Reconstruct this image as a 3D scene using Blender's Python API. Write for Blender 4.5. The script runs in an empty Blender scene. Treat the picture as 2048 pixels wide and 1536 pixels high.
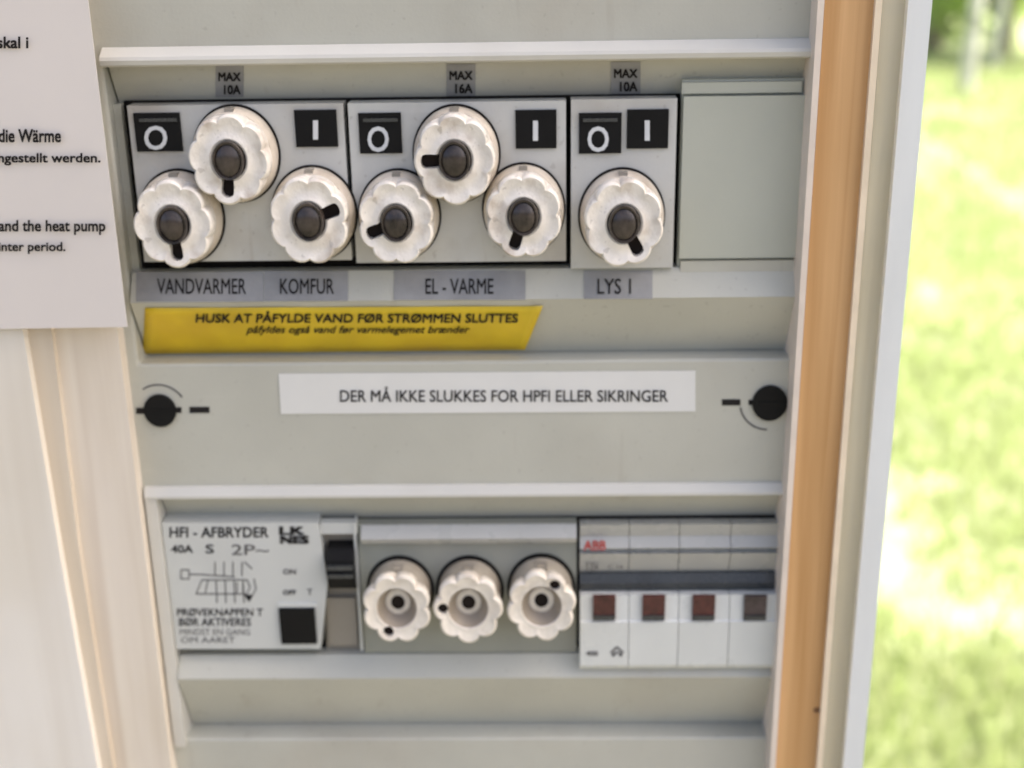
import bpy, bmesh, math, random
from mathutils import Vector, Matrix
import numpy as np
R = math.radians
random.seed(4)
sc = bpy.context.scene
COL = sc.collection

# ------------------------------------------------------------------ camera
F_PX, W_PX, H_PX = 2600.0, 2048.0, 1536.0
CAM = np.array([0.0, -0.400, 1.5])
def cam_rot():
    a, b, g = R(19.77), R(1.13), R(-0.48)
    R0 = np.array([[1, 0, 0], [0, 0, -1], [0, 1, 0.]])
    Rx = np.array([[1, 0, 0], [0, math.cos(a), -math.sin(a)], [0, math.sin(a), math.cos(a)]])
    Ry = np.array([[math.cos(b), 0, math.sin(b)], [0, 1, 0], [-math.sin(b), 0, math.cos(b)]])
    Rz = np.array([[math.cos(g), -math.sin(g), 0], [math.sin(g), math.cos(g), 0], [0, 0, 1]])
    return Rz @ Ry @ Rx @ R0
CR = cam_rot()
cd = bpy.data.cameras.new('camera')
cam = bpy.data.objects.new('camera', cd); COL.objects.link(cam)
M = Matrix.Identity(4)
for i in range(3):
    M[i][0] = CR[0][i]; M[i][1] = -CR[1][i]; M[i][2] = -CR[2][i]; M[i][3] = CAM[i]
cam.matrix_world = M
cd.sensor_width = 36; cd.lens = F_PX / W_PX * 36
cd.clip_start = 0.02; cd.clip_end = 500
cd.dof.use_dof = True; cd.dof.focus_distance = 0.362; cd.dof.aperture_fstop = 8.2
sc.camera = cam

# ------------------------------------------------------------------ sky, sun, exposure
SUN_EL, SUN_AZ = R(50), R(72)          # sun stands off to the right, just behind the wall's plane
w = bpy.data.worlds.new('World'); sc.world = w; w.use_nodes = True
nt = w.node_tree; bg = nt.nodes['Background']
sky = nt.nodes.new('ShaderNodeTexSky'); sky.sky_type = 'NISHITA'; sky.sun_disc = False
sky.sun_elevation = SUN_EL; sky.sun_rotation = SUN_AZ
sky.air_density = 0.5; sky.dust_density = 8.0; sky.ozone_density = 0.1
nt.links.new(sky.outputs[0], bg.inputs[0]); bg.inputs[1].default_value = 0.15
sl = bpy.data.lights.new('sun', 'SUN'); sl.energy = 2.5; sl.angle = R(0.5); sl.color = (1, 0.95, 0.87)
so = bpy.data.objects.new('sun', sl); COL.objects.link(so)
sd = Vector((math.sin(SUN_AZ) * math.cos(SUN_EL), math.cos(SUN_AZ) * math.cos(SUN_EL), math.sin(SUN_EL)))
so.rotation_euler = sd.to_track_quat('Z', 'Y').to_euler(); so.location = (0, 3, 5)
sc.view_settings.view_transform = 'Standard'; sc.view_settings.look = 'None'
sc.view_settings.exposure = 1.87; sc.view_settings.gamma = 1
sc.cycles.max_bounces = 8

# ------------------------------------------------------------------ surveying helpers
def ray(px, py):
    d = np.array([(px - W_PX / 2) / F_PX, (py - H_PX / 2) / F_PX, 1.0])
    return CR.T @ d
def at(px, py, y=0.0, b=0.0, z0=0.0):
    """where the sight line meets the plane y = y + b (z - z0); metres"""
    d = ray(px, py)
    t = (y + b * (CAM[2] - z0) - CAM[1]) / (d[1] - b * d[2])
    p = CAM + d * t
    return Vector(p)
def X(px, py, y=0.0): return at(px, py, y).x
def Z(px, py, y=0.0): return at(px, py, y).z
def ground(px, py, h=0.0):
    d = ray(px, py); t = (h - CAM[2]) / d[2]
    return Vector(CAM + d * t)

# ------------------------------------------------------------------ materials
def mat(name, col, rough=0.5, var=0.06, scale=60.0, bump=0.0, bscale=300.0, dirt=None, dirt_amt=0.0, dirt_scale=40.0, spec=0.5, stretch=(1, 1, 1), speck=0.0):
    m = bpy.data.materials.new(name); m.use_nodes = True
    n = m.node_tree; bs = n.nodes['Principled BSDF']
    tc = n.nodes.new('ShaderNodeTexCoord'); mp = n.nodes.new('ShaderNodeMapping')
    n.links.new(tc.outputs['Object'], mp.inputs[0]); mp.inputs['Scale'].default_value = stretch
    oi = n.nodes.new('ShaderNodeObjectInfo'); ml = n.nodes.new('ShaderNodeMath'); ml.operation = 'MULTIPLY'; ml.inputs[1].default_value = 37.0
    n.links.new(oi.outputs['Random'], ml.inputs[0])
    nz = n.nodes.new('ShaderNodeTexNoise'); nz.inputs['Scale'].default_value = scale; nz.inputs['Detail'].default_value = 5
    nz.noise_dimensions = '4D'; n.links.new(ml.outputs[0], nz.inputs['W'])
    n.links.new(mp.outputs[0], nz.inputs['Vector'])
    cr = n.nodes.new('ShaderNodeValToRGB')
    lo = [max(0, c * (1 - var * 2.2)) for c in col]; hi = [min(1, c * (1 + var * 1.6)) for c in col]
    cr.color_ramp.elements[0].position = 0.25; cr.color_ramp.elements[1].position = 0.75
    cr.color_ramp.elements[0].color = (*lo, 1); cr.color_ramp.elements[1].color = (*hi, 1)
    n.links.new(nz.outputs['Fac'], cr.inputs[0]); out = cr.outputs[0]
    if dirt:
        dz = n.nodes.new('ShaderNodeTexNoise'); dz.noise_dimensions = '4D'; n.links.new(ml.outputs[0], dz.inputs['W']); dz.inputs['Scale'].default_value = dirt_scale; dz.inputs['Detail'].default_value = 6
        n.links.new(tc.outputs['Object'], dz.inputs['Vector'])
        dr = n.nodes.new('ShaderNodeValToRGB'); dr.color_ramp.elements[0].position = 0.52; dr.color_ramp.elements[1].position = 0.72
        dr.color_ramp.elements[0].color = (0, 0, 0, 1); dr.color_ramp.elements[1].color = (dirt_amt,) * 3 + (1,)
        n.links.new(dz.outputs['Fac'], dr.inputs[0])
        mx = n.nodes.new('ShaderNodeMixRGB'); mx.inputs[2].default_value = (*dirt, 1)
        n.links.new(dr.outputs[0], mx.inputs[0]); n.links.new(out, mx.inputs[1]); out = mx.outputs[0]
    if speck:
        for sc_, lo_, hi_, col_, st_ in ((420.0, 0.66, 0.72, (0.16, 0.13, 0.10), (1, 1, 1)), (160.0, 0.68, 0.74, (0.30, 0.26, 0.2), (1, 1, 0.12)), (140.0, 0.68, 0.76, (0.72, 0.71, 0.66), (0.1, 1, 1))):
            m3 = n.nodes.new('ShaderNodeMapping'); m3.inputs['Scale'].default_value = st_; n.links.new(tc.outputs['Object'], m3.inputs[0])
            sn = n.nodes.new('ShaderNodeTexNoise'); sn.inputs['Scale'].default_value = sc_; sn.inputs['Detail'].default_value = 2; n.links.new(m3.outputs[0], sn.inputs['Vector'])
            sr = n.nodes.new('ShaderNodeMapRange'); sr.inputs['From Min'].default_value = lo_; sr.inputs['From Max'].default_value = hi_; sr.inputs['To Max'].default_value = speck
            n.links.new(sn.outputs['Fac'], sr.inputs['Value'])
            sm = n.nodes.new('ShaderNodeMixRGB'); sm.inputs[2].default_value = (*col_, 1); n.links.new(sr.outputs[0], sm.inputs[0]); n.links.new(out, sm.inputs[1]); out = sm.outputs[0]
    n.links.new(out, bs.inputs['Base Color'])
    rz_ = n.nodes.new('ShaderNodeTexNoise'); rz_.inputs['Scale'].default_value = scale * 1.7; rz_.inputs['Detail'].default_value = 4; n.links.new(tc.outputs['Object'], rz_.inputs['Vector'])
    rr = n.nodes.new('ShaderNodeMapRange'); rr.inputs['To Min'].default_value = max(0.05, rough - 0.14); rr.inputs['To Max'].default_value = min(1, rough + 0.2)
    n.links.new(rz_.outputs['Fac'], rr.inputs['Value']); n.links.new(rr.outputs[0], bs.inputs['Roughness'])
    bs.inputs['Specular IOR Level'].default_value = spec
    if bump:
        bz = n.nodes.new('ShaderNodeTexNoise'); bz.inputs['Scale'].default_value = bscale; bz.inputs['Detail'].default_value = 3
        n.links.new(mp.outputs[0], bz.inputs['Vector'])
        bn = n.nodes.new('ShaderNodeBump'); bn.inputs['Strength'].default_value = bump; bn.inputs['Distance'].default_value = 0.0004
        n.links.new(bz.outputs['Fac'], bn.inputs['Height']); n.links.new(bn.outputs[0], bs.inputs['Normal'])
    return m
def wood(name, c1, c2, rough=0.5, sx=220.0, sz=6.0, knots=None):
    m = bpy.data.materials.new(name); m.use_nodes = True
    n = m.node_tree; bs = n.nodes['Principled BSDF']
    tc = n.nodes.new('ShaderNodeTexCoord'); mp = n.nodes.new('ShaderNodeMapping')
    mp.inputs['Scale'].default_value = (sx, sx, sz); n.links.new(tc.outputs['Object'], mp.inputs[0])
    nz = n.nodes.new('ShaderNodeTexNoise'); nz.inputs['Scale'].default_value = 1.0; nz.inputs['Detail'].default_value = 6; nz.inputs['Distortion'].default_value = 0.6
    n.links.new(mp.outputs[0], nz.inputs['Vector'])
    cr = n.nodes.new('ShaderNodeValToRGB'); cr.color_ramp.elements[0].position = 0.3; cr.color_ramp.elements[1].position = 0.7
    cr.color_ramp.elements[0].color = (*c2, 1); cr.color_ramp.elements[1].color = (*c1, 1)
    n.links.new(nz.outputs['Fac'], cr.inputs[0])
    m2 = n.nodes.new('ShaderNodeMapping'); m2.inputs['Scale'].default_value = (sx * 0.28, sx * 0.28, sz * 0.9); n.links.new(tc.outputs['Object'], m2.inputs[0])
    n2 = n.nodes.new('ShaderNodeTexNoise'); n2.inputs['Scale'].default_value = 1.0; n2.inputs['Detail'].default_value = 3; n2.inputs['Distortion'].default_value = 1.2
    n.links.new(m2.outputs[0], n2.inputs['Vector'])
    c2_ = n.nodes.new('ShaderNodeValToRGB'); c2_.color_ramp.elements[0].position = 0.35; c2_.color_ramp.elements[1].position = 0.65
    c2_.color_ramp.elements[0].color = (0.87, 0.84, 0.775, 1); c2_.color_ramp.elements[1].color = (1, 1, 1, 1); n.links.new(n2.outputs['Fac'], c2_.inputs[0])
    mu = n.nodes.new('ShaderNodeMixRGB'); mu.blend_type = 'MULTIPLY'; mu.inputs[0].default_value = 1.0
    n.links.new(cr.outputs[0], mu.inputs[1]); n.links.new(c2_.outputs[0], mu.inputs[2])
    n.links.new(mu.outputs[0], bs.inputs['Base Color']); bs.inputs['Roughness'].default_value = rough
    bn = n.nodes.new('ShaderNodeBump'); bn.inputs['Strength'].default_value = 0.25; bn.inputs['Distance'].default_value = 0.0004
    n.links.new(nz.outputs['Fac'], bn.inputs['Height']); n.links.new(bn.outputs[0], bs.inputs['Normal'])
    return m

GREY = mat('cover_grey_plastic', (0.49, 0.487, 0.415), 0.45, 0.045, 25, 0.15, 900, dirt=(0.33, 0.28, 0.21), dirt_amt=0.34, dirt_scale=18, speck=0.16)
BEAD = mat('bead_light_plastic', (0.60, 0.59, 0.53), 0.4, 0.03, 25, 0.1, 900, dirt=(0.4, 0.35, 0.28), dirt_amt=0.25, dirt_scale=22)
MODULE = mat('module_grey_plastic', (0.525, 0.53, 0.50), 0.32, 0.07, 40, 0.15, 900, dirt=(0.28, 0.23, 0.17), dirt_amt=0.5, dirt_scale=30, speck=0.22)
BLANKM = mat('blank_plate_plastic', (0.46, 0.475, 0.40), 0.45, 0.03, 25, 0.1, 900)
DARKMOD = mat('dark_module_plastic', (0.29, 0.30, 0.255), 0.45, 0.06, 50, 0.2, 900, dirt=(0.4, 0.38, 0.33), dirt_amt=0.3)
BLACK = mat('black_plastic', (0.010, 0.010, 0.010), 0.45, 0.1, 60, spec=0.12)
CHASSIS = mat('black_chassis', (0.010, 0.009, 0.008), 0.8, 0.1, 60, spec=0.1)
WHITEPRINT = mat('white_print', (0.62, 0.64, 0.64), 0.6, 0.03)
INK = mat('black_ink', (0.018, 0.016, 0.015), 0.7, 0.1, 400, spec=0.2)
GREYINK = mat('grey_ink', (0.13, 0.125, 0.12), 0.7, 0.15, 500, spec=0.2)
REDINK = mat('red_ink', (0.42, 0.07, 0.06), 0.6, 0.1, 400, spec=0.2)
CREAM = mat('cream_ceramic', (0.84, 0.79, 0.70), 0.2, 0.08, 160, 0.5, 700, dirt=(0.42, 0.33, 0.24), dirt_amt=0.7, dirt_scale=130, speck=0.3)
CREAMB = mat('aged_cream_ceramic', (0.80, 0.74, 0.63), 0.22, 0.08, 160, 0.5, 700, dirt=(0.38, 0.30, 0.22), dirt_amt=0.45, dirt_scale=120)
PLUG = mat('dark_fuse_window', (0.042, 0.033, 0.027), 0.16, 0.5, 260)
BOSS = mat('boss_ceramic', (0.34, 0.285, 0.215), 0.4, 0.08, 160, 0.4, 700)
SLOT = mat('slot_dark', (0.014, 0.009, 0.007), 0.7, 0.2, 300, spec=0.2)
TAPE = mat('grey_tape', (0.285, 0.285, 0.275), 0.4, 0.08, 150, 0.2, 500)
YELLOW = mat('yellow_tape', (0.70, 0.50, 0.018), 0.32, 0.09, 45, 0.15, 400, dirt=(0.45, 0.22, 0.01), dirt_amt=0.4, dirt_scale=40)
WHITE = mat('white_tape', (0.72, 0.72, 0.68), 0.45, 0.02, 50)
PAPER = mat('paper', (0.70, 0.655, 0.605), 0.8, 0.02, 14, 0.2, 120, spec=0.2)
RCDW = mat('breaker_white_plastic', (0.56, 0.575, 0.54), 0.42, 0.03, 40, 0.1, 900)
ABBW = mat('breaker_pale_plastic', (0.64, 0.66, 0.625), 0.25, 0.03, 40, 0.1, 900)
ABBT = mat('breaker_grey_plastic', (0.42, 0.42, 0.385), 0.25, 0.03, 40, 0.1, 900)
TOGGLE = mat('toggle_dark_plastic', (0.05, 0.054, 0.054), 0.25, 0.1, 60)
TAN = mat('tan_plastic', (0.27, 0.245, 0.20), 0.5, 0.05, 50)
REDWIN = mat('red_window', (0.085, 0.025, 0.022), 0.3, 0.3, 300)
DARKWIN = mat('grey_red_window', (0.07, 0.05, 0.05), 0.3, 0.3, 300)
ORANGE = wood('varnished_pine', (0.70, 0.43, 0.20), (0.54, 0.30, 0.115), 0.42, 260, 5)
LIP = mat('cream_paint', (0.80, 0.68, 0.50), 0.5, 0.06, 80, 0.2, 300)
LIPW = mat('pale_paint', (0.74, 0.65, 0.55), 0.5, 0.05, 80, 0.2, 300)
CASING = wood('shaded_grey_paint', (0.58, 0.565, 0.45), (0.49, 0.47, 0.37), 0.6, 160, 4)  # grey paint; the shade on this board is put into its tone
OUTER = mat('outdoor_white_paint', (0.72, 0.75, 0.735), 0.5, 0.04, 60, 0.2, 200, stretch=(1, 1, 0.15))
BOARD = wood('whitewashed_board', (0.84, 0.785, 0.69), (0.70, 0.62, 0.525), 0.6, 110, 5)
STRIPW = wood('darker_wood_strip', (0.75, 0.69, 0.595), (0.66, 0.585, 0.49), 0.6, 110, 5)  # a darker wood tone than the boards beside it
WALLW = wood('white_painted_wood', (0.88, 0.855, 0.79), (0.78, 0.74, 0.665), 0.6, 60, 3)

# ------------------------------------------------------------------ mesh helpers
def link(name, bm, m, parent=None, smooth=False, bevel=0.0, seg=2):
    if bevel:
        es = [e for e in bm.edges if len(e.link_faces) == 2 and e.calc_face_angle(0) > 0.5]
        bmesh.ops.bevel(bm, geom=es, offset=bevel, segments=seg, affect='EDGES', profile=0.5, clamp_overlap=True)
    bmesh.ops.recalc_face_normals(bm, faces=bm.faces)
    me = bpy.data.meshes.new(name); bm.to_mesh(me); bm.free()
    me.materials.append(m)
    if smooth:
        for p in me.polygons: p.use_smooth = True
    o = bpy.data.objects.new(name, me); COL.objects.link(o)
    if parent: o.parent = parent; o.matrix_parent_inverse = parent_inv(parent)
    return o
def parent_inv(p):
    m = p.matrix_basis.copy(); q = p
    while q.parent:
        m = q.parent.matrix_basis @ q.matrix_parent_inverse @ m; q = q.parent
    return m.inverted()
def tag(o, label=None, cat=None, group=None, kind=None):
    if label: o['label'] = label
    if cat: o['category'] = cat
    if group: o['group'] = group
    if kind: o['kind'] = kind
    return o
def thing(name, label, cat, loc=(0, 0, 0), group=None):
    o = bpy.data.objects.new(name, None); COL.objects.link(o); o.location = loc; o.empty_display_size = 0.01
    return tag(o, label, cat, group)
def box(bm, x0, x1, y0, y1, z0, z1):
    v = [bm.verts.new((x, y, z)) for x in (x0, x1) for y in (y0, y1) for z in (z0, z1)]
    for f in ((0, 1, 3, 2), (4, 6, 7, 5), (0, 4, 5, 1), (2, 3, 7, 6), (0, 2, 6, 4), (1, 5, 7, 3)):
        bm.faces.new([v[i] for i in f])
    return bm
def prism(bm, front, depth):
    """front: corner points in order; the body goes back (+Y) by depth"""
    a = [bm.verts.new(p) for p in front]
    b = [bm.verts.new((p[0], p[1] + depth, p[2])) for p in front]
    n = len(a)
    bm.faces.new(a); bm.faces.new(b[::-1])
    for i in range(n): bm.faces.new((a[i], b[i], b[(i + 1) % n], a[(i + 1) % n]))
    return bm
def profile_x(bm, pts, x0, x1):
    """closed (y, z) profile swept along X"""
    a = [bm.verts.new((x0, y, z)) for y, z in pts]; b = [bm.verts.new((x1, y, z)) for y, z in pts]
    n = len(a)
    bm.faces.new(a); bm.faces.new(b[::-1])
    for i in range(n): bm.faces.new((a[i], b[i], b[(i + 1) % n], a[(i + 1) % n]))
    return bm
def cyl(bm, c, r, h, n=32, sz=1.0):
    """disc with its axis along Y; front face at c.y - h"""
    a = [bm.verts.new((c[0] + r * math.cos(2 * math.pi * i / n), c[1] - h, c[2] + sz * r * math.sin(2 * math.pi * i / n))) for i in range(n)]
    b = [bm.verts.new((v.co.x, c[1], v.co.z)) for v in a]
    bm.faces.new(a); bm.faces.new(b[::-1])
    for i in range(n): bm.faces.new((a[i], b[i], b[(i + 1) % n], a[(i + 1) % n]))
    return bm
def rect(px0, py0, px1, py1, y=0.0, b=0.0, z0=0.0):
    return [at(px0, py0, y, b, z0), at(px1, py0, y, b, z0), at(px1, py1, y, b, z0), at(px0, py1, y, b, z0)]
def block(name, px0, py0, px1, py1, y, depth, m, parent=None, bevel=0.0004):
    """upright box whose front face has its corners on the plane y"""
    xm0 = (X(px0, py0, y) + X(px0, py1, y)) / 2 if False else X(px0, (py0 + py1) / 2, y)
    xm1 = X(px1, (py0 + py1) / 2, y); pm = (px0 + px1) / 2
    return link(name, box(bmesh.new(), xm0, xm1, y, y + depth, Z(pm, py1, y), Z(pm, py0, y)), m, parent, bevel=bevel)
def text(name, s, px0, py0, px1, py1, y, m, parent=None, bold=0.0, b=0.0, z0=0.0, shear=0.0):
    cu = bpy.data.curves.new(name, 'FONT'); cu.body = s; cu.shear = shear; cu.extrude = 0.0; cu.resolution_u = 3
    t = bpy.data.objects.new(name, cu); COL.objects.link(t)
    dg = bpy.context.evaluated_depsgraph_get()
    me0 = bpy.data.meshes.new_from_object(t.evaluated_get(dg))
    bpy.data.objects.remove(t); bpy.data.curves.remove(cu)
    base = [v.co.copy() for v in me0.vertices]; polys = [tuple(p.vertices) for p in me0.polygons]
    bpy.data.meshes.remove(me0)
    shifts = [(0, 0)] if bold <= 0 else [(-bold, -bold), (bold, -bold), (-bold, bold), (bold, bold)]
    co, fs = [], []
    for k, (dx, dy) in enumerate(shifts):
        o_ = len(co)
        co += [(c.x + dx, c.y + dy, k) for c in base]; fs += [tuple(i + o_ for i in p) for p in polys]
    xa, xb = min(c[0] for c in co), max(c[0] for c in co); ya, yb = min(c[1] for c in co), max(c[1] for c in co)
    TL, TR, BR, BL = rect(px0, py0, px1, py1, y, b, z0)
    vs = []
    for c in co:
        u = (c[0] - xa) / (xb - xa); k = (c[1] - ya) / max(1e-6, yb - ya)
        p = (BL.lerp(BR, u)).lerp(TL.lerp(TR, u), k); p.y -= 0.00001 * c[2]; vs.append(p)
    me = bpy.data.meshes.new(name); me.from_pydata(vs, [], fs); me.materials.append(m)
    o = bpy.data.objects.new(name, me); COL.objects.link(o)
    if parent: o.parent = parent; o.matrix_parent_inverse = parent_inv(parent)
    return o
def sheet(name, pts, m, parent=None, thick=0.00025):
    """a thin sticker with real thickness, front corners pts"""
    bm = bmesh.new(); prism(bm, pts, thick)
    return link(name, bm, m, parent)
mm = 0.001

# ================================================================== WALL AND TIMBER
YB = -0.006      # front of the left board
xl_core = -2.6
wall = thing('shed_wall', 'smooth white painted wall board filling the lower left corner', 'wall', (-0.3, 0.03, 0))
link('sun_block_wall', box(bmesh.new(), xl_core, X(1812, 400, 0.03), 0.045, 0.13, 0, 4.2), WALLW, wall)  # unseen backing wall, put in and made tall to block the sun
p = [at(-900, 300, -0.012), at(-22, 300, -0.012), at(47, 669, -0.012), at(118, 1100, -0.012), at(195, 1536, -0.012), at(250, 1850, -0.012), at(-900, 1850, -0.012)]
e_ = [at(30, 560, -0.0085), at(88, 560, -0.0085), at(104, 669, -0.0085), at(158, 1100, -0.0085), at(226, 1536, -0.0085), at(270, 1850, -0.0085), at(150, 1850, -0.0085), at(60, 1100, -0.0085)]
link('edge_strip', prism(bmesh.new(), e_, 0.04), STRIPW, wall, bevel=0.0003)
link('wall_board', prism(bmesh.new(), p, 0.05), WALLW, wall, bevel=0.0007, seg=3)

fb = thing('frame_board', 'whitewashed wooden upright board between white wall and grey panel, below the notice', 'board', (X(200, 1100), YB, 1.2))
xr = X(289, 1100, YB); xs = X(120, 900, YB)
link('upright', box(bmesh.new(), xs - 0.03, xr, YB, 0.044, 1.0, 1.75), BOARD, fb, bevel=0.0006)

# right timber, upright strips of one door post
def strip(name, pa, pb, y0, y1, m, parent, bevel):
    x0 = X(pa, 768, y0); x1 = X(pb, 768, y0)
    return link(name, box(bmesh.new(), x0, x1, y0, y1, 0.9, 1.9), m, parent, bevel=bevel, seg=3)
YT = -0.008
post = thing('door_post', 'varnished orange pine door post with pale edges beside the open garden', 'door post', (X(1650, 768), YT, 0.9))
strip('pale_edge', 1588, 1600, YT - 0.0015, 0.043, LIPW, post, 0.0008)
strip('pine_face', 1600.5, 1692, YT, 0.043, ORANGE, post, 0.0006)
strip('cream_bead', 1692.5, 1705, YT - 0.002, 0.043, LIP, post, 0.0009)
cas = thing('door_casing', 'casing board in shaded grey paint right of the orange pine post with a white outer edge', 'casing', (X(1730, 768), 0, 0.9))
strip('casing_board', 1705.5, 1753, YT + 0.004, 0.043, CASING, cas, 0.0006)
x0 = X(1753.3, 768, YT); x1 = X(1797, 768, YT)
bm = box(bmesh.new(), x0, x1, YT + 0.001, 0.04, 0.9, 1.9)
link('outer_edge', bm, OUTER, cas, bevel=0.0004)
c_ = at(1634, 1420, YT)
kn = mat('knot_wood', (0.16, 0.075, 0.03), 0.5, 0.2, 300)
link('knot', cyl(bmesh.new(), (c_.x, YT + 0.0004, c_.z), 0.0013, 0.0006, 20, 0.8), kn, post)

# ================================================================== DISTRIBUTION BOARD
DR = 0.012                                      # depth of the openings
board = thing('distribution_board', 'grey plastic distribution board cover with two long openings and two black screws', 'fuse panel', (0, 0, 1.35))
UL, UR = X(238, 400), X(1607, 400)              # upper opening
UT, UB = Z(900, 121), Z(900, 723)
LL, LR = X(338, 1200), X(1567, 1200)            # lower opening
LT, LB = Z(900, 988), Z(900, 1477)
XL, XR = X(150, 768), X(1612, 768); ZT, ZB = Z(900, -260), Z(900, 1800)
bm = bmesh.new()
def cells(xs, z1, z0, skip=()):
    for i in range(len(xs) - 1):
        if i in skip: continue
        box(bm, xs[i], xs[i + 1], 0, DR + 0.002, z0, z1)
xs_all = sorted({XL, UL, LL, LR, UR, XR})
zs = [ZT, UT, UB, LT, LB, ZB]
vv = {}
def V(x, y, z):
    k = (round(x, 6), round(y, 6), round(z, 6))
    if k not in vv: vv[k] = bm.verts.new((x, y, z))
    return vv[k]
for j in range(5):
    for i in range(len(xs_all) - 1):
        xa, xb = xs_all[i], xs_all[i + 1]; xm = (xa + xb) / 2
        if (j == 1 and UL < xm < UR) or (j == 3 and LL < xm < LR): continue
        bm.faces.new([V(xa, 0, zs[j]), V(xb, 0, zs[j]), V(xb, 0, zs[j + 1]), V(xa, 0, zs[j + 1])])
ex = bmesh.ops.extrude_face_region(bm, geom=list(bm.faces))
bmesh.ops.translate(bm, vec=(0, DR + 0.003, 0), verts=[v for v in ex['geom'] if isinstance(v, bmesh.types.BMVert)])
bmesh.ops.dissolve_limit(bm, angle_limit=0.01, verts=bm.verts, edges=bm.edges)
link('cover', bm, GREY, board, bevel=0.0009, seg=3)
# raised bead over the upper opening, thin bead round the lower one
xa, xb = X(207, 110), X(1630, 100)
z_t, z_b = Z(900, 84), Z(900, 122)
link('upper_bead', profile_x(bmesh.new(), [(0.001, z_t), (-0.0008, z_t - 0.0004), (-0.0042, z_b + 0.0028), (-0.0046, z_b + 0.0018), (-0.0042, z_b + 0.0004), (-0.003, z_b - 0.0002), (0.001, z_b - 0.0002)], xa, xb), BEAD, board, bevel=0.0005)
z_t, z_b = Z(900, 967), Z(900, 990)
link('lower_bead', profile_x(bmesh.new(), [(0.001, z_t), (-0.001, z_t - 0.0003), (-0.0024, z_b + 0.0012), (-0.0024, z_b + 0.0003), (-0.001, z_b - 0.0002), (0.001, z_b - 0.0002)], LL - 0.0036, LR + 0.0015), BEAD, board, bevel=0.0005)
link('side_bead', box(bmesh.new(), LL - 0.0036, LL + 0.0003, -0.0018, 0.0135, LB - 0.002, LT - 0.0003), BEAD, board, bevel=0.0008)
link('back_plate', box(bmesh.new(), XL + 0.004, XR - 0.004, DR + 0.0035, DR + 0.006, ZB + 0.01, ZT - 0.01), GREY, board)
# upper channel: sloping band, light strip, sloping band
g = 0.0006
def slope(py0, y0, py1, y1):
    a, b_ = at(900, py0, y0), at(900, py1, y1)
    k = (b_.y - a.y) / (b_.z - a.z)
    return a.y, k, a.z
def channel(name, prof, xa, xb, m):
    back = DR + 0.0032
    pts = list(prof) + [(back, prof[-1][1]), (back, prof[0][1])]
    return link(name, profile_x(bmesh.new(), pts, xa, xb), m, board, bevel=0.0004)
def zy(py, y): return (y, Z(900, py, y))
channel('top_slope', [zy(118, 0.0025), zy(197, 0.0095)], UL + g, UR - g, GREY)
channel('label_ledge', [zy(539, 0.0025), zy(600, -0.0028), zy(603, -0.0023), (0.0090, UB + 0.0002)], UL + g, UR - g, GREY)
channel('lower_top_slope', [zy(985, 0.002), zy(1041, 0.0095)], LL + g, LR - g, GREY)
channel('lower_ledge', [zy(1308, 0.0025), zy(1356, -0.0026), zy(1361, -0.0021), (0.0092, LB + 0.0002)], LL + g, LR - g, GREY)
S1 = slope(118, 0.0025, 197, 0.0095)            # top slope plane
S2 = slope(539, 0.0025, 600, -0.0028)            # ledge plane
a_, b_ = Vector((0, -0.0023, Z(900, 603, -0.0023))), Vector((0, 0.0090, UB + 0.0002))
S3 = (a_.y, (b_.y - a_.y) / (b_.z - a_.z), a_.z)  # lower slope plane
def on(S, px, py, lift=0.0003): return at(px, py, S[0] - lift, S[1], S[2])
# black carrier behind the modules, shows as dark gaps
link('carrier', box(bmesh.new(), X(250, 360), X(1360, 360), 0.0075, DR + 0.003, Z(900, 541, 0.0075), Z(900, 194, 0.0075)), CHASSIS, board)
link('carrier', box(bmesh.new(), X(326, 1180), X(1562, 1180), 0.0075, DR + 0.003, Z(900, 1310, 0.0075), Z(900, 1036, 0.0075)), CHASSIS, board)
link('end_filler', box(bmesh.new(), X(239, 380, 0.004) + g, X(259, 380, 0.004), 0.005, 0.0148, Z(900, 538, 0.005), Z(900, 200, 0.005)), GREY, board, bevel=0.0006)
# quarter-turn screws with printed marks
def screw(cx, cy, r_px, dash, ticks, a0, a1):
    c = at(cx, cy, 0.0); r = abs(X(cx + r_px, cy) - c.x)
    s = link('screw', cyl(bmesh.new(), (c.x, 0.003, c.z), r, 0.0042, 40, 1.06), BLACK, board, bevel=0.0005)
    link('screw_slot', box(bmesh.new(), c.x - r * 0.75, c.x + r * 0.75, -0.00135, -0.0011, c.z - 0.0006, c.z + 0.0006), BLACK, s)
    for d in (dash,) + ticks:
        link('pointer_mark', prism(bmesh.new(), rect(d[0], d[1], d[2], d[3], -0.0002), 0.0003), INK, board)
    b = bmesh.new(); k = 20; prev = None
    for i in range(k + 1):
        t = R(a0 + (a1 - a0) * i / k); ra, rb = r * 1.62, r * 1.72
        q = [b.verts.new((c.x + rr * math.cos(t), -0.0002, c.z + rr * math.sin(t))) for rr in (ra, rb)]
        if prev: b.faces.new((prev[0], prev[1], q[1], q[0]))
        prev = q
    e = bmesh.ops.extrude_face_region(b, geom=list(b.faces)); bmesh.ops.translate(b, vec=(0, 0.0003, 0), verts=[v for v in e['geom'] if isinstance(v, bmesh.types.BMVert)])
    link('turn_arc', b, GREYINK, board)
screw(321, 820, 32, (379, 814, 419, 826), ((272, 816, 290, 828), (351, 815, 363, 826)), 30, 125)
screw(1539, 805, 35, (1444, 799, 1481, 811), ((1497, 800, 1508, 810),), 190, 268)

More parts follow.
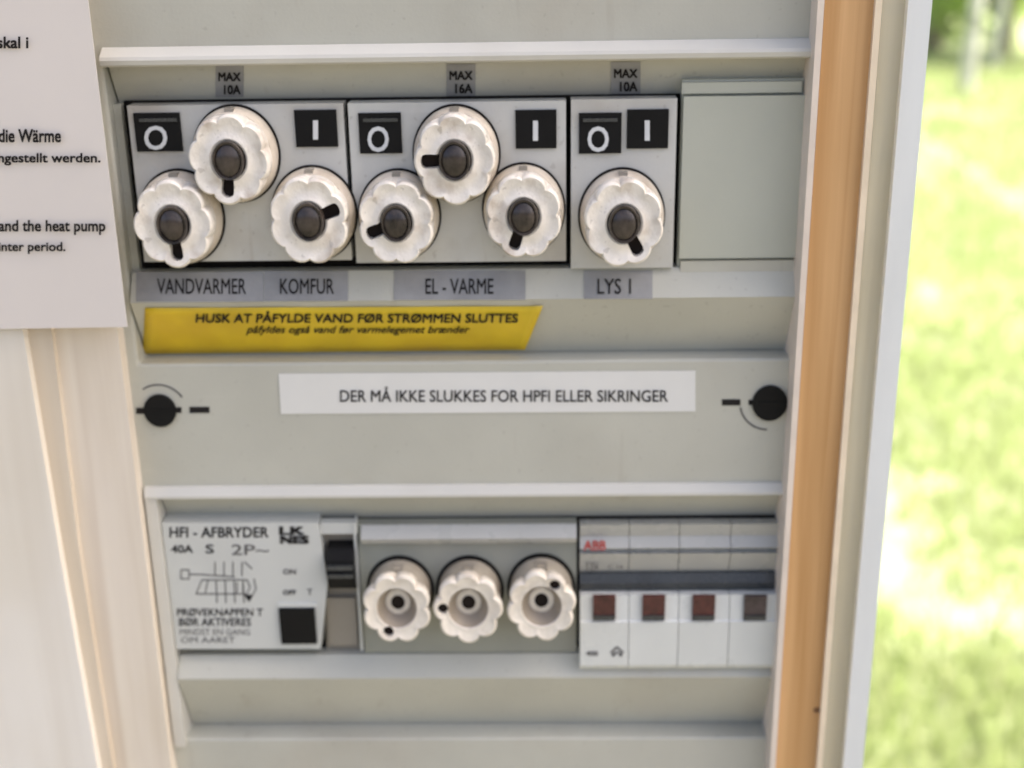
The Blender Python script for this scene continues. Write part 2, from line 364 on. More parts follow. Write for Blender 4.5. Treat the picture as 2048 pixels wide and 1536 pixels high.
# ================================================================== FUSE BLOCKS (upper row)
YM = 0.0005
def fuse_block(name, label, px0, py0, px1, py1, plates, group):
    t = thing(name, label, 'fuse holder', at((px0 + px1) / 2, py1, YM), group)
    block('housing', px0, py0, px1, py1, YM, 0.0072, MODULE, t, 0.0007)
    for (q0, r0, q1, r1, sym) in plates:
        pl = block('marker_plate', q0, r0, q1, r1, YM - 0.0008, 0.0012, BLACK, t, 0.0003)
        h = r1 - r0; wd = q1 - q0
        if sym == 'O':
            link('plate_ridge', box(bmesh.new(), X(q0 + 8, r0 + 10, YM - 0.001), X(q1 - 8, r0 + 10, YM - 0.001), YM - 0.0014, YM - 0.0007, Z(q0, r0 + 17, YM), Z(q0, r0 + 10, YM)), TOGGLE, pl)
            text('symbol', 'O', q0 + wd * 0.20, r0 + h * 0.33, q0 + wd * 0.70, r1 - 3, YM - 0.00095, WHITEPRINT, pl, 0.012)
        else:
            cx = (q0 + q1) / 2 - 1
            link('symbol', prism(bmesh.new(), rect(cx - 5, r0 + h * 0.28, cx + 5, r1 - h * 0.2, YM - 0.00095), 0.0002), WHITEPRINT, pl)
    return t
GB = 'fuse holders in the upper opening'
fuse_block('fuse_holder', 'grey three-fuse holder at the left end, above the water heater and cooker labels', 271, 209, 695, 522, ((270, 226, 362, 303, 'O'), (590, 220, 674, 294, 'I')), GB)
fuse_block('fuse_holder', 'grey three-fuse holder in the middle of the upper row, above the EL - VARME label', 704, 204, 1132, 524, ((718, 226, 803, 307, 'O'), (1031, 220, 1113, 297, 'I')), GB)
fuse_block('fuse_holder', 'narrow grey one-fuse holder with O and I plates side by side', 1142, 198, 1350, 536, ((1158, 226, 1243, 307, 'O'), (1254, 219, 1337, 297, 'I')), GB)
# blank cover plate
bl = thing('blank_plate', 'plain grey blanking plate at right end of upper row, no fuses', 'blanking plate', at(1480, 545, 0.001))
block('plate_frame', 1359, 158, 1604, 546, 0.0035, 0.0085, BLANKM, bl, 0.0006)
block('top_ledge', 1364, 164, 1603, 186, 0.0016, 0.0018, BLANKM, bl, 0.0006)
block('front_panel', 1363, 192, 1601, 516, 0.0008, 0.0026, BLANKM, bl, 0.0009)
block('bottom_ledge', 1361, 521, 1600, 546, 0.0016, 0.0018, GREY, bl, 0.0006)

# ================================================================== FUSE CAPS
SZ = 1.12
def lathe(prof, n=96, lobes=8, caps=True):
    bm = bmesh.new(); rings = []
    for h, r, amp in prof:
        ring = []
        for i in range(n):
            t = 2 * math.pi * i / n
            rr = r + amp * (2 * abs(math.cos(lobes / 2 * t)) ** 0.65 - 1.0)
            ring.append(bm.verts.new((rr * mm * math.cos(t), -h * mm, rr * mm * math.sin(t))))
        rings.append(ring)
    for a, b in zip(rings, rings[1:]):
        for i in range(n): bm.faces.new((a[i], a[(i + 1) % n], b[(i + 1) % n], b[i]))
    if caps: bm.faces.new(rings[0][::-1]); bm.faces.new(rings[-1])
    bmesh.ops.recalc_face_normals(bm, faces=bm.faces)
    return bm
def to_mesh(bm, name, m, smooth=True):
    me = bpy.data.meshes.new(name); bm.to_mesh(me); bm.free(); me.materials.append(m)
    for p in me.polygons: p.use_smooth = smooth
    return me
def cut(me, cutters, name):
    """cut real recesses into a mesh"""
    o = bpy.data.objects.new('work', me); COL.objects.link(o)
    bm = bmesh.new()
    for c in cutters: c(bm)
    bmesh.ops.recalc_face_normals(bm, faces=bm.faces)
    cm = bpy.data.meshes.new('work_cut'); bm.to_mesh(cm); bm.free()
    k = bpy.data.objects.new('work_cut', cm); COL.objects.link(k)
    md = o.modifiers.new('b', 'BOOLEAN'); md.operation = 'DIFFERENCE'; md.object = k; md.solver = 'EXACT'
    dg = bpy.context.evaluated_depsgraph_get(); dg.update()
    r = bpy.data.meshes.new_from_object(o.evaluated_get(dg)); r.name = name
    bpy.data.objects.remove(o); bpy.data.objects.remove(k)
    return r
def auto(me, ang=40):
    bm = bmesh.new(); bm.from_mesh(me)
    for e in bm.edges: e.smooth = not (len(e.link_faces) == 2 and e.calc_face_angle(0) > R(ang))
    bm.to_mesh(me); bm.free()
    for p in me.polygons: p.use_smooth = True
# upper cap: lobed skirt, dark window plug, key slot running from the plug to the rim
AGED2 = mat('aged_skirt_ceramic', (0.66, 0.59, 0.485), 0.3, 0.08, 140, 0.4, 700, dirt=(0.34, 0.26, 0.18), dirt_amt=0.5, dirt_scale=120)
ubody_me = to_mesh(lathe([(0, 13.0, 0), (3.0, 13.0, 0), (5.0, 12.6, 0), (6.0, 12.1, 0), (6.2, 11.0, 0)], 64), 'skirt', AGED2)
shell_me = to_mesh(lathe([(5.6, 11.0, 0), (5.7, 11.9, 0.2), (7.5, 11.8, 0.5), (10.4, 11.6, 0.75), (11.5, 11.4, 0.75), (11.95, 10.9, 0.7), (11.8, 10.2, 0.5), (11.3, 9.2, 0.2), (11.2, 7.4, 0), (11.7, 6.4, 0), (11.8, 5.8, 0), (11.3, 5.2, 0), (9.0, 4.9, 0)]), 'shell', CREAM)
def slotcut(bm):
    b = [(-1.7, -2.5), (1.7, -2.5), (1.9, -8.8)]
    b += [(1.9 * math.cos(-t), -9.0 - 1.2 * math.sin(t)) for t in (0.5, 1.0, 1.57, 2.1, 2.64)] + [(-1.9, -8.8)]
    prism(bm, [(x * mm, -14 * mm, z * mm) for x, z in b], 5.5 * mm)
shell_me = cut(shell_me, [slotcut], 'shell'); auto(shell_me)
bm = bmesh.new()
prism(bm, [(x * mm, -8.9 * mm, z * mm) for x, z in ((-1.66, -3), (1.66, -3), (1.86, -8.8), (1.2, -9.9), (0, -10.15), (-1.2, -9.9), (-1.86, -8.8))], 0.5 * mm)
slot_me = to_mesh(bm, 'key_slot', SLOT, False)
auto(ubody_me)
plug_me = to_mesh(lathe([(8.0, 4.85, 0), (12.6, 4.75, 0), (13.2, 4.5, 0), (13.1, 4.0, 0), (12.7, 3.8, 0), (13.4, 3.0, 0), (13.9, 1.8, 0), (14.0, 0.6, 0)], 40), 'window', PLUG)
auto(plug_me)
ring_me = to_mesh(lathe([(0, 13.6, 0), (0.4, 13.6, 0), (0.7, 13.4, 0), (0.7, 12.9, 0)], 64), 'collar', CHASSIS); auto(ring_me)
bm = bmesh.new(); box(bm, -1.3 * mm, 1.3 * mm, -5.9 * mm, -3.0 * mm, 11.6 * mm, 13.08 * mm)
notch_me = to_mesh(bm, 'notch', TAN, False)
def node(name, me, parent, rot=0.0, loc=(0, 0, 0)):
    o = bpy.data.objects.new(name, me); COL.objects.link(o); o.parent = parent; o.rotation_euler = (0, rot, 0); o.location = loc
    return o
def upper_cap(px, py, ang, label, s=1.0):
    c = at(px, py, YM - 0.0118)                          # centre of the front rim
    t = thing('screw_fuse', label, 'fuse', (c.x, YM, c.z), 'cream fuse caps with key slots in the upper row')
    t.scale = (s, 1, SZ * s)
    a = R(ang)
    node('shell', shell_me, t, a); node('key_slot', slot_me, t, a); node('window', plug_me, t).scale = (1, 1, 1.13); node('collar', ring_me, t); node('notch', notch_me, t); node('skirt', ubody_me, t)
    return t
# angle 0 = slot pointing down; positive turns it towards the left as seen
upper_cap(345, 450, -2, 'lowest cream fuse cap at the far left with its slot pointing straight down')
upper_cap(457, 321, 8, 'upper cream fuse cap between the first O and I plates, slot pointing down', 1.0)
upper_cap(617, 443, -110, 'cream fuse cap above the KOMFUR label with its slot turned up to the right')
upper_cap(792, 446, 70, 'cream fuse cap below the second O plate with its slot turned left', 0.96)
upper_cap(909, 321, 88, 'topmost cream fuse cap of the middle holder, slot pointing straight left')
upper_cap(1047, 434, 20, 'cream fuse cap below the second I plate with slot pointing down and slightly left', 0.96)
upper_cap(1248, 448, -30, 'single cream fuse cap in the narrow holder above the LYS label')

# ================================================================== LOWER ROW
# residual current switch
YL = 0.0
rc = thing('residual_current_switch', 'pale residual current switch at left end of lower row with printed diagram and black lever', 'safety switch', at(520, 1300, YL))
pts = [at(322, 1046, YL), at(636, 1046, YL), at(655, 1165, YL), at(641, 1298, YL), at(350, 1298, YL)]
xa = X(338, 1170, YL); pts[0].x = pts[4].x = xa
link('housing', prism(bmesh.new(), pts, 0.0074), RCDW, rc, bevel=0.0007)
block('lever_bay', 645, 1046, 716, 1300, 0.0055, 0.0019, TAN, rc, 0.0004)
block('bay_hood', 640, 1046, 714, 1068, 0.0015, 0.0038, RCDW, rc, 0.0006)
x0, x1 = X(655, 1120, 0), X(710, 1120, 0)
lev = link('lever', profile_x(bmesh.new(), [(0.0054, Z(680, 1094, 0)), (0.0005, Z(680, 1098, 0)), (-0.0030, Z(680, 1112, 0)), (-0.0040, Z(680, 1135, 0)), (-0.0005, Z(680, 1175, 0)), (0.0054, Z(680, 1192, 0))], x0, x1), BLACK, rc, bevel=0.0006)
for k, pz in enumerate((1124, 1140)):
    link('lever_ridge', box(bmesh.new(), x0 + 0.0003, x1 - 0.0003, -0.0048, -0.0034, Z(680, pz + 4, 0), Z(680, pz - 3, 0)), TOGGLE, lev, bevel=0.0002)
block('bay_floor', 655, 1196, 713, 1290, 0.0035, 0.0019, TAN, rc, 0.0004)
link('bay_wall', box(bmesh.new(), X(713.5, 1170, 0.001), X(718, 1170, 0.001), 0.001, 0.0073, Z(700, 1302, 0.001), Z(700, 1046, 0.001)), RCDW, rc, bevel=0.0003)
block('test_button', 560, 1219, 631, 1288, YL - 0.0012, 0.0018, BLACK, rc, 0.0004)
block('button_surround', 556, 1206, 634, 1214, YL - 0.0005, 0.001, ABBW, rc, 0.0002)
yt = YL - 0.00015
text('lettering', 'HFI - AFBRYDER', 339, 1054, 537, 1075, yt, INK, rc, 0.018)
text('lettering', '40A', 342, 1090, 386, 1106, yt, INK, rc, 0.018)
text('lettering', 'S', 411, 1089, 428, 1107, yt, INK, rc, 0.012)
text('lettering', '2P~', 463, 1089, 538, 1110, yt, GREYINK, rc, 0.006)
text('lettering', 'LK', 558, 1053, 610, 1070, yt, INK, rc, 0.045)
text('lettering', 'NES', 560, 1071, 618, 1088, yt, INK, rc, 0.06)
text('lettering', 'ON', 566, 1138, 592, 1149, yt, GREYINK, rc, 0.03)
text('lettering', 'OFF', 566, 1180, 592, 1190, yt, INK, rc, 0.03)
text('lettering', 'T', 614, 1178, 625, 1190, yt, GREYINK, rc, 0.02)
text('lettering', 'PRØVEKNAPPEN T', 354, 1217, 526, 1232, yt, INK, rc, 0.014)
text('lettering', 'BØR AKTIVERES', 358, 1236, 502, 1252, yt, INK, rc, 0.014)
text('lettering', 'MINDST EN GANG', 360, 1258, 500, 1270, yt, GREYINK, rc, 0.0)
text('lettering', 'OM AARET', 362, 1274, 470, 1286, yt, GREYINK, rc, 0.0)
# circuit diagram lines
bm = bmesh.new()
def seg(p0, p1, wd=2.2):
    dx, dy = p1[0] - p0[0], p1[1] - p0[1]; L = math.hypot(dx, dy); nx, ny = -dy / L * wd / 2, dx / L * wd / 2
    prism(bm, [at(p0[0] + nx, p0[1] + ny, yt), at(p1[0] + nx, p1[1] + ny, yt), at(p1[0] - nx, p1[1] - ny, yt), at(p0[0] - nx, p0[1] - ny, yt)], 0.0002)
for x in (430, 448, 466, 484): seg((x, 1124), (x, 1152)); seg((x + 2, 1160), (x + 4, 1206))
for q in (((362, 1140), (378, 1140)), ((378, 1140), (378, 1158)), ((378, 1158), (362, 1158)), ((362, 1158), (362, 1140)), ((378, 1149), (398, 1149)),
          ((398, 1149), (470, 1154)), ((392, 1188), (404, 1160)), ((404, 1160), (494, 1160)), ((392, 1188), (494, 1188)), ((416, 1160), (410, 1188)), ((494, 1160), (500, 1174)), ((500, 1174), (494, 1188)),
          ((508, 1158), (512, 1178)), ((512, 1178), (500, 1200)), ((489, 1124), (504, 1138)), ((474, 1165), (474, 1186)), ((486, 1165), (486, 1186))): seg(*q)
link('diagram', bm, GREYINK, rc)
bm = bmesh.new(); prism(bm, [at(488, 1190, yt), at(506, 1190, yt), at(498, 1204, yt)], 0.0002); link('diagram_arrow', bm, INK, rc)

# three-pole fuse block
fb3 = thing('fuse_holder', 'dark grey three-fuse holder between the safety switch and the circuit breaker', 'fuse holder', at(938, 1305, 0.002))
block('housing', 722, 1047, 1153, 1305, 0.003, 0.0044, DARKMOD, fb3, 0.0005)
x0, x1 = X(722, 1065, 0.001), X(1153, 1065, 0.001)
link('top_ledge', profile_x(bmesh.new(), [(0.0035, Z(900, 1048, 0.003)), (0.0022, Z(900, 1050, 0.002)), (-0.0006, Z(900, 1078, -0.0006)), (0.0004, Z(900, 1086, 0.0004)), (0.0035, Z(900, 1088, 0.003))], x0, x1), ABBT, fb3, bevel=0.0003)
# lower cap: round shoulder, lobed front, hollow dish, centre hole and side hole
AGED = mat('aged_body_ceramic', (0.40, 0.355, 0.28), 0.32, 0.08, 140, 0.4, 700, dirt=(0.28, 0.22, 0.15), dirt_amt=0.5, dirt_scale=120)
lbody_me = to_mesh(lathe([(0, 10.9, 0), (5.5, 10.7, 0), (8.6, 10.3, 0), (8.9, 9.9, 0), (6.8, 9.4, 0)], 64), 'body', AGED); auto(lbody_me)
lower_me = to_mesh(lathe([(7.2, 9.2, 0), (8.9, 10.2, 0.5), (9.6, 10.8, 0.7), (12.5, 11.0, 1.0), (13.6, 10.8, 1.0), (14.1, 10.2, 0.9), (13.8, 9.2, 0.5), (13.4, 7.9, 0.1), (13.5, 7.0, 0), (13.3, 6.8, 0), (8.0, 4.6, 0), (7.9, 1.0, 0)]), 'shell', CREAMB)
def h1(bm): cyl(bm, (0, 0, 0), 2.35 * mm, 20 * mm, 24); [setattr(v.co, 'y', -12.6 * mm) for v in bm.verts if v.co.y > -1e-6]
def h2(bm):
    n0 = len(bm.verts); cyl(bm, (0, 0, -8.6 * mm), 1.85 * mm, 20 * mm, 24); bm.verts.ensure_lookup_table()
    for v in bm.verts[n0:]:
        if v.co.y > -1e-6: v.co.y = -11.2 * mm
lower_me = cut(lower_me, [h2], 'shell'); auto(lower_me)
hole_me = to_mesh(cyl(bmesh.new(), (0, -8.7 * mm, 0), 2.4 * mm, 0.4 * mm, 24), 'centre_hole', SLOT, False)
side_me = to_mesh(cyl(bmesh.new(), (0, -11.4 * mm, -8.6 * mm), 1.8 * mm, 0.6 * mm, 24), 'side_hole', SLOT, False)
bm = bmesh.new()
for q in ((-2.0, 2.0, -9.2, -8.4), (-2.0, 2.0, -5.0, -4.2), (-2.0, -1.15, -8.4, -5.0), (1.15, 2.0, -8.4, -5.0)):
    box(bm, q[0] * mm, q[1] * mm, q[2] * mm, q[3] * mm, 10.2 * mm, 10.95 * mm)
mark_me = to_mesh(bm, 'square_mark', TAN, False)
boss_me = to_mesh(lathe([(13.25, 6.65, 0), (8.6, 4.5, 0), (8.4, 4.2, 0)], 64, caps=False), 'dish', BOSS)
floor_me = to_mesh(lathe([(8.0, 4.3, 0), (8.8, 4.3, 0), (9.0, 4.0, 0), (9.0, 0.5, 0)], 48), 'dish_floor', CREAMB); auto(floor_me)
ring2_me = to_mesh(lathe([(0, 11.9, 0), (0.5, 11.9, 0), (0.9, 11.6, 0), (0.9, 11.0, 0)], 64), 'collar', CHASSIS); auto(ring2_me)
def lower_cap(px, py, ang, label, py_base=None):
    c = at(px, py, 0.003 - 0.014)
    t = thing('screw_fuse', label, 'fuse', (c.x, 0.003, c.z), 'cream fuse caps with two holes in the lower row')
    t.scale = (1, 1, SZ)
    a = R(ang)
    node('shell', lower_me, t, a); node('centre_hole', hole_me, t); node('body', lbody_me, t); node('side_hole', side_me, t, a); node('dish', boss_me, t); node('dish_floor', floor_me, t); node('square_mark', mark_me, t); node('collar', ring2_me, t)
    return t
lower_cap(793, 1219, 22, 'left of the three lower fuse caps, small hole low on its left')
lower_cap(936, 1219, 90, 'middle one of the three lower fuse caps, small hole level with its centre hole')
lower_cap(1083, 1215, -148, 'right of the three lower fuse caps, small hole up to the right')

# four-pole circuit breaker
cb = thing('circuit_breaker', 'pale four-pole circuit breaker with dark toggle bar and four dark red windows', 'circuit breaker', at(1358, 1335, 0))
edges = [1159, 1257, 1356, 1457, 1558]
for i in range(4):
    x0 = X(edges[i], 1200, 0.0) + 0.00012; x1 = X(edges[i + 1], 1200, 0.0) - 0.00012
    c = 1358
    prof = [(0.0074, Z(c, 1048, 0.003)), (0.0012, Z(c, 1049, 0.0012)), (0.0024, Z(c, 1072, 0.0024)), (0.0018, Z(c, 1078, 0.0018)), (-0.0002, Z(c, 1096, -0.0002)), (0.0022, Z(c, 1100, 0.0022)), (0.0022, Z(c, 1104, 0.0022)), (0.0000, Z(c, 1107, 0.0)),
            (0.0030, Z(c, 1140, 0.003)), (0.0046, Z(c, 1150, 0.0046)), (0.0074, Z(c, 1158, 0.0046))]
    up = link('pole_housing', profile_x(bmesh.new(), prof, x0, x1), ABBT, cb, bevel=0.0002)
    prof = [(0.0074, Z(c, 1183, 0.002)), (0.0005, Z(c, 1184, 0.0005)), (-0.0022, Z(c, 1190, -0.0022)), (-0.0034, Z(c, 1240, -0.0034)), (-0.0040, Z(c, 1244, -0.004)), (-0.0040, Z(c, 1330, -0.004)), (-0.0030, Z(c, 1336, -0.003)), (0.0074, Z(c, 1337, -0.003))]
    lo = link('pole_front', profile_x(bmesh.new(), prof, x0, x1), ABBW, cb, bevel=0.0003)
    wx = (1209, 1308, 1408, 1511)[i]
    f = block('window', wx - 23, 1193, wx + 22, 1241, -0.0040, 0.0015, DARKWIN if i == 3 else REDWIN, cb, 0.0003)
    block('window_lip', wx - 22, 1232, wx + 21, 1241, -0.0046, 0.0008, TOGGLE, f, 0.0002)
x0, x1 = X(1160, 1160, 0), X(1557, 1160, 0)
link('toggle_bar', profile_x(bmesh.new(), [(0.0073, Z(1358, 1147, 0.004)), (0.0040, Z(1358, 1141, 0.004)), (0.0018, Z(1358, 1146, 0.0018)), (0.0006, Z(1358, 1166, 0.0006)), (0.0012, Z(1358, 1178, 0.0012)), (0.004, Z(1358, 1182, 0.004)), (0.0073, Z(1358, 1182, 0.004))], x0, x1), TOGGLE, cb, bevel=0.0006)
text('lettering', 'ABB', 1167, 1081, 1212, 1101, -0.0001, REDINK, cb, 0.03)
text('lettering', 'S 254', 1172, 1125, 1196, 1142, 0.0002, GREYINK, cb, 0.02)
text('lettering', 'C 16', 1216, 1130, 1246, 1137, 0.0002, GREYINK, cb, 0.02)
text('lettering', '400', 1172, 1302, 1196, 1312, -0.0042, GREYINK, cb, 0.03)
bm = bmesh.new(); yt = -0.0042
for q in (((1222, 1306), (1234, 1294)), ((1234, 1294), (1247, 1306)), ((1226, 1306), (1226, 1313)), ((1243, 1306), (1243, 1313)), ((1226, 1313), (1234, 1303)), ((1243, 1313), (1236, 1304))): seg(*q, 3.5)
link('triangle_mark', bm, GREYINK, cb)

# ================================================================== STICKERS AND NOTICE
def max_label(px0, py0, px1, py1, s, label):
    o = sheet('rating_label', [on(S1, px0, py0), on(S1, px1, py0), on(S1, px1, py1), on(S1, px0, py1)], TAPE)
    tag(o, label, 'label', 'grey rating labels above the upper fuses')
    w_ = px1 - px0; h = py1 - py0
    text('lettering', 'MAX', px0 + w_ * 0.1, py0 + h * 0.22, px1 - w_ * 0.1, py0 + h * 0.5, S1[0] - 0.0006, INK, o, 0.03, S1[1], S1[2])
    text('lettering', s, px0 + w_ * 0.3, py0 + h * 0.62, px1 - w_ * 0.1, py0 + h * 0.92, S1[0] - 0.0006, INK, o, 0.03, S1[1], S1[2])
max_label(431, 131, 487, 194, '10A', 'grey MAX rating label above the first fuse holder')
max_label(893, 128, 951, 192, '16A', 'grey MAX rating label above the middle fuse holder')
max_label(1222, 124, 1281, 188, '10A', 'grey MAX rating label above the narrow fuse holder, next to the blanking plate')
def name_label(px0, px1, py0, py1, s, t0, t1, label, m=TAPE):
    o = sheet('name_label', [on(S2, px0, py0), on(S2, px1, py0), on(S2, px1, py1), on(S2, px0, py1)], m)
    tag(o, label, 'label', 'grey circuit labels below the upper fuses')
    text('lettering', s, t0, 557, t1, 588, S2[0] - 0.0006, INK, o, 0.006, S2[1], S2[2])
name_label(272, 527, 544, 603, 'VANDVARMER', 314, 492, 'grey label reading VANDVARMER below the leftmost fuses')
name_label(528.5, 696, 542, 602, 'KOMFUR', 560, 668, 'grey label reading KOMFUR')
name_label(788, 1051, 541, 600, 'EL - VARME', 851, 987, 'grey label reading EL - VARME')
name_label(1168, 1305, 541, 598, 'LYS 1', 1195, 1262, 'small grey label reading LYS 1 below the single fuse')
# yellow warning sticker with a curled right end
o = None
bm = bmesh.new(); nx = 40; ny = 6; gridv = []
for j in range(ny + 1):
    row = []
    v = j / ny
    for i in range(nx + 1):
        u = i / nx
        px = (290 - 5 * v) * (1 - u) + (1086 - 36 * v) * u; py = (616 + 92 * v) * (1 - u) + (612 + 88 * v) * u
        c = max(0, (u - 0.95) / 0.05)
        lift = 0.0004 + 0.0026 * c * c * (0.3 + 0.7 * v) + 0.00012 * math.sin(u * 25 + v * 4)
        row.append(bm.verts.new(on(S3, px, py, lift)))
    gridv.append(row)
for j in range(ny):
    for i in range(nx): bm.faces.new((gridv[j][i], gridv[j][i + 1], gridv[j + 1][i + 1], gridv[j + 1][i]))
e = bmesh.ops.extrude_face_region(bm, geom=list(bm.faces)); bmesh.ops.translate(bm, vec=(0, 0.0002, 0), verts=[v for v in e['geom'] if isinstance(v, bmesh.types.BMVert)])
ys = tag(link('warning_sticker', bm, YELLOW, None, True), 'yellow warning sticker with a curled right end below the circuit labels', 'sticker')
text('lettering', 'HUSK AT PÅFYLDE VAND FØR STRØMMEN SLUTTES', 391, 622, 1036, 646, S3[0] - 0.00085, INK, ys, 0.02, S3[1], S3[2], 0.08)
text('lettering', 'påfyldes også vand før varmelegemet brænder', 492, 652, 940, 671, S3[0] - 0.00085, INK, ys, 0.012, S3[1], S3[2], 0.3)
# white sticker on the middle of the cover
ws = tag(sheet('notice_sticker', [at(557, 748, -0.0003), at(1391, 742, -0.0003), at(1391, 823, -0.0003), at(562, 828, -0.0003)], WHITE), 'long white sticker with black capitals between the two black screws', 'sticker')
text('lettering', 'DER MÅ IKKE SLUKKES FOR HPFI ELLER SIKRINGER', 680, 773, 1336, 804, -0.00055, INK, ws, 0.008)
# paper notice at the upper left, gently bowed
bm = bmesh.new(); nx, ny = 14, 18; gv = []
YP = -0.0142
def paper_pt(px, py, u): return at(px, py, YP - 0.0005 * math.sin(u * math.pi))
for j in range(ny + 1):
    v = j / ny; row = []
    for i in range(nx + 1):
        u = i / nx
        pr = 168 + 0.121 * ((-120) * (1 - v) + 652 * v) + 8; pl = -900
        px = pl + (pr - pl) * u; py = (-120) * (1 - v) + (672 - 18 * u) * v
        row.append(bm.verts.new(paper_pt(px, py, min(1, u))))
    gv.append(row)
for j in range(ny):
    for i in range(nx): bm.faces.new((gv[j][i], gv[j][i + 1], gv[j + 1][i + 1], gv[j + 1][i]))
e = bmesh.ops.extrude_face_region(bm, geom=list(bm.faces)); bmesh.ops.translate(bm, vec=(0, 0.00025, 0), verts=[v for v in e['geom'] if isinstance(v, bmesh.types.BMVert)])
pn = tag(link('paper_notice', bm, PAPER, None), 'white paper notice with black print at the upper left edge of the panel', 'notice')
yt = YP - 0.00125
for s, a0, b0, a1, b1 in (('skal i', -6, 73, 57, 97), ('die Wärme', -3, 258, 122, 285), ('eingestellt werden.', -26, 306, 201, 331),
                          ('and the heat pump', -3, 440, 211, 470), ('winter period.', -24, 484, 131, 508)):
    text('lettering', s, a0, b0, a1, b1, yt, INK, pn, 0.028)

# ================================================================== GARDEN
def garden_mat():
    m = bpy.data.materials.new('lawn_soil'); m.use_nodes = True
    n = m.node_tree; bs = n.nodes['Principled BSDF']; bs.inputs['Roughness'].default_value = 0.9; bs.inputs['Specular IOR Level'].default_value = 0.1
    tc = n.nodes.new('ShaderNodeTexCoord')
    nz = n.nodes.new('ShaderNodeTexNoise'); nz.inputs['Scale'].default_value = 2.2; nz.inputs['Detail'].default_value = 8; nz.inputs['Roughness'].default_value = 0.65
    n.links.new(tc.outputs['Object'], nz.inputs['Vector'])
    cr = n.nodes.new('ShaderNodeValToRGB'); e = cr.color_ramp.elements
    e[0].position = 0.36; e[0].color = (0.26, 0.34, 0.12, 1); e[1].position = 0.70; e[1].color = (0.38, 0.38, 0.31, 1)
    k = e.new(0.50); k.color = (0.31, 0.36, 0.19, 1)
    n.links.new(nz.outputs['Fac'], cr.inputs[0]); n.links.new(cr.outputs[0], bs.inputs['Base Color'])
    return m
bm = bmesh.new(); bmesh.ops.create_grid(bm, x_segments=60, y_segments=60, size=60)
for v in bm.verts: v.co.y += 10
lawn = tag(link('lawn', bm, garden_mat()), kind='structure')
PATHM = mat('pale_gravel', (0.235, 0.25, 0.17), 0.9, 0.2, 5, 0.4, 40)
def ribbon(name, pts, m):
    bm = bmesh.new(); prev = None
    for (c, hw, dx, dy) in pts:
        q = [bm.verts.new((c[0] - dy * hw, c[1] + dx * hw, 0.006)), bm.verts.new((c[0] + dy * hw, c[1] - dx * hw, 0.006))]
        if prev: bm.faces.new((prev[0], prev[1], q[1], q[0]))
        prev = q
    return tag(link(name, bm, m), kind='structure')
a, b = ground(1850, 285), ground(2048, 425)
d = (b - a); d.z = 0; d.normalize()
L = []
for i in range(-42, 66):
    t = i * 0.166; c = a + d * t
    L.append(((c.x + random.uniform(-.03, .03), c.y + 0.15 * math.sin(t * 0.8) + random.uniform(-.03, .03)), 0.09 + 0.04 * math.sin(t * 2.1) + random.uniform(-.035, .035), d.x, d.y))
ribbon('path', L, PATHM)

BOUNCE_GROUND = mat('bounce_ground_surface', (0.108, 0.102, 0.074), 0.9, 0.15, 6, 0.5, 40)
bm = bmesh.new(); box(bm, -60, 60, -50, 0.35, -0.05, 0.008); tag(link('bounce_ground', bm, BOUNCE_GROUND), kind='structure')  # added unseen ground, toned to control light bounced onto the panel
# grass blades
def blade_mat(name, c1, c2):
    m = bpy.data.materials.new(name); m.use_nodes = True
    n = m.node_tree; bs = n.nodes['Principled BSDF']; bs.inputs['Roughness'].default_value = 0.6
    g = n.nodes.new('ShaderNodeNewGeometry'); cr = n.nodes.new('ShaderNodeValToRGB')
    cr.color_ramp.elements[0].color = (*c1, 1); cr.color_ramp.elements[1].color = (*c2, 1)
    n.links.new(g.outputs['Random Per Island'], cr.inputs[0]); n.links.new(cr.outputs[0], bs.inputs['Base Color'])
    tr = n.nodes.new('ShaderNodeBsdfTranslucent'); n.links.new(cr.outputs[0], tr.inputs['Color'])
    mx = n.nodes.new('ShaderNodeMixShader'); mx.inputs[0].default_value = 0.5
    n.links.new(bs.outputs[0], mx.inputs[1]); n.links.new(tr.outputs[0], mx.inputs[2])
    n.links.new(mx.outputs[0], n.nodes['Material Output'].inputs['Surface'])
    return m
rng = np.random.default_rng(3)
def mesh_np(name, verts, tris, m):
    me = bpy.data.meshes.new(name); me.from_pydata(verts.tolist(), [], tris.tolist()); me.materials.append(m)
    o = bpy.data.objects.new(name, me); COL.objects.link(o); return o
from mathutils import noise as mn
N = 70000
dist = 1.7 + 13 * rng.random(N) ** 1.5
ang = rng.uniform(R(2), R(42), N)
gx = dist * np.sin(ang); gy = dist * np.cos(ang) + CAM[1]
keep = np.ones(N, bool)
for i in range(N):
    v = mn.noise(Vector((gx[i] * 1.1, gy[i] * 1.1, 0.3))) + 0.5 * mn.noise(Vector((gx[i] * 3, gy[i] * 3, 5)))
    s = (Vector((gx[i], gy[i], 0)) - Vector((a.x, a.y, 0))); off = abs(s.x * (-d.y) + s.y * d.x)
    if v > 0.12 + 0.45 * rng.random() or off < 0.05: keep[i] = False
gx, gy, dist = gx[keep], gy[keep], dist[keep]; N = len(gx)
th = rng.uniform(0, 2 * np.pi, N); hh = rng.uniform(0.03, 0.085, N) * (1 + 0.05 * dist); ww = rng.uniform(0.003, 0.006, N) * (1 + 0.12 * dist)
lx, ly = rng.normal(0, 0.03, N), rng.normal(0, 0.03, N)
vb = np.zeros((N, 3, 3))
vb[:, 0] = np.c_[gx - np.cos(th) * ww, gy - np.sin(th) * ww, np.zeros(N)]
vb[:, 1] = np.c_[gx + np.cos(th) * ww, gy + np.sin(th) * ww, np.zeros(N)]
vb[:, 2] = np.c_[gx + lx, gy + ly, hh]
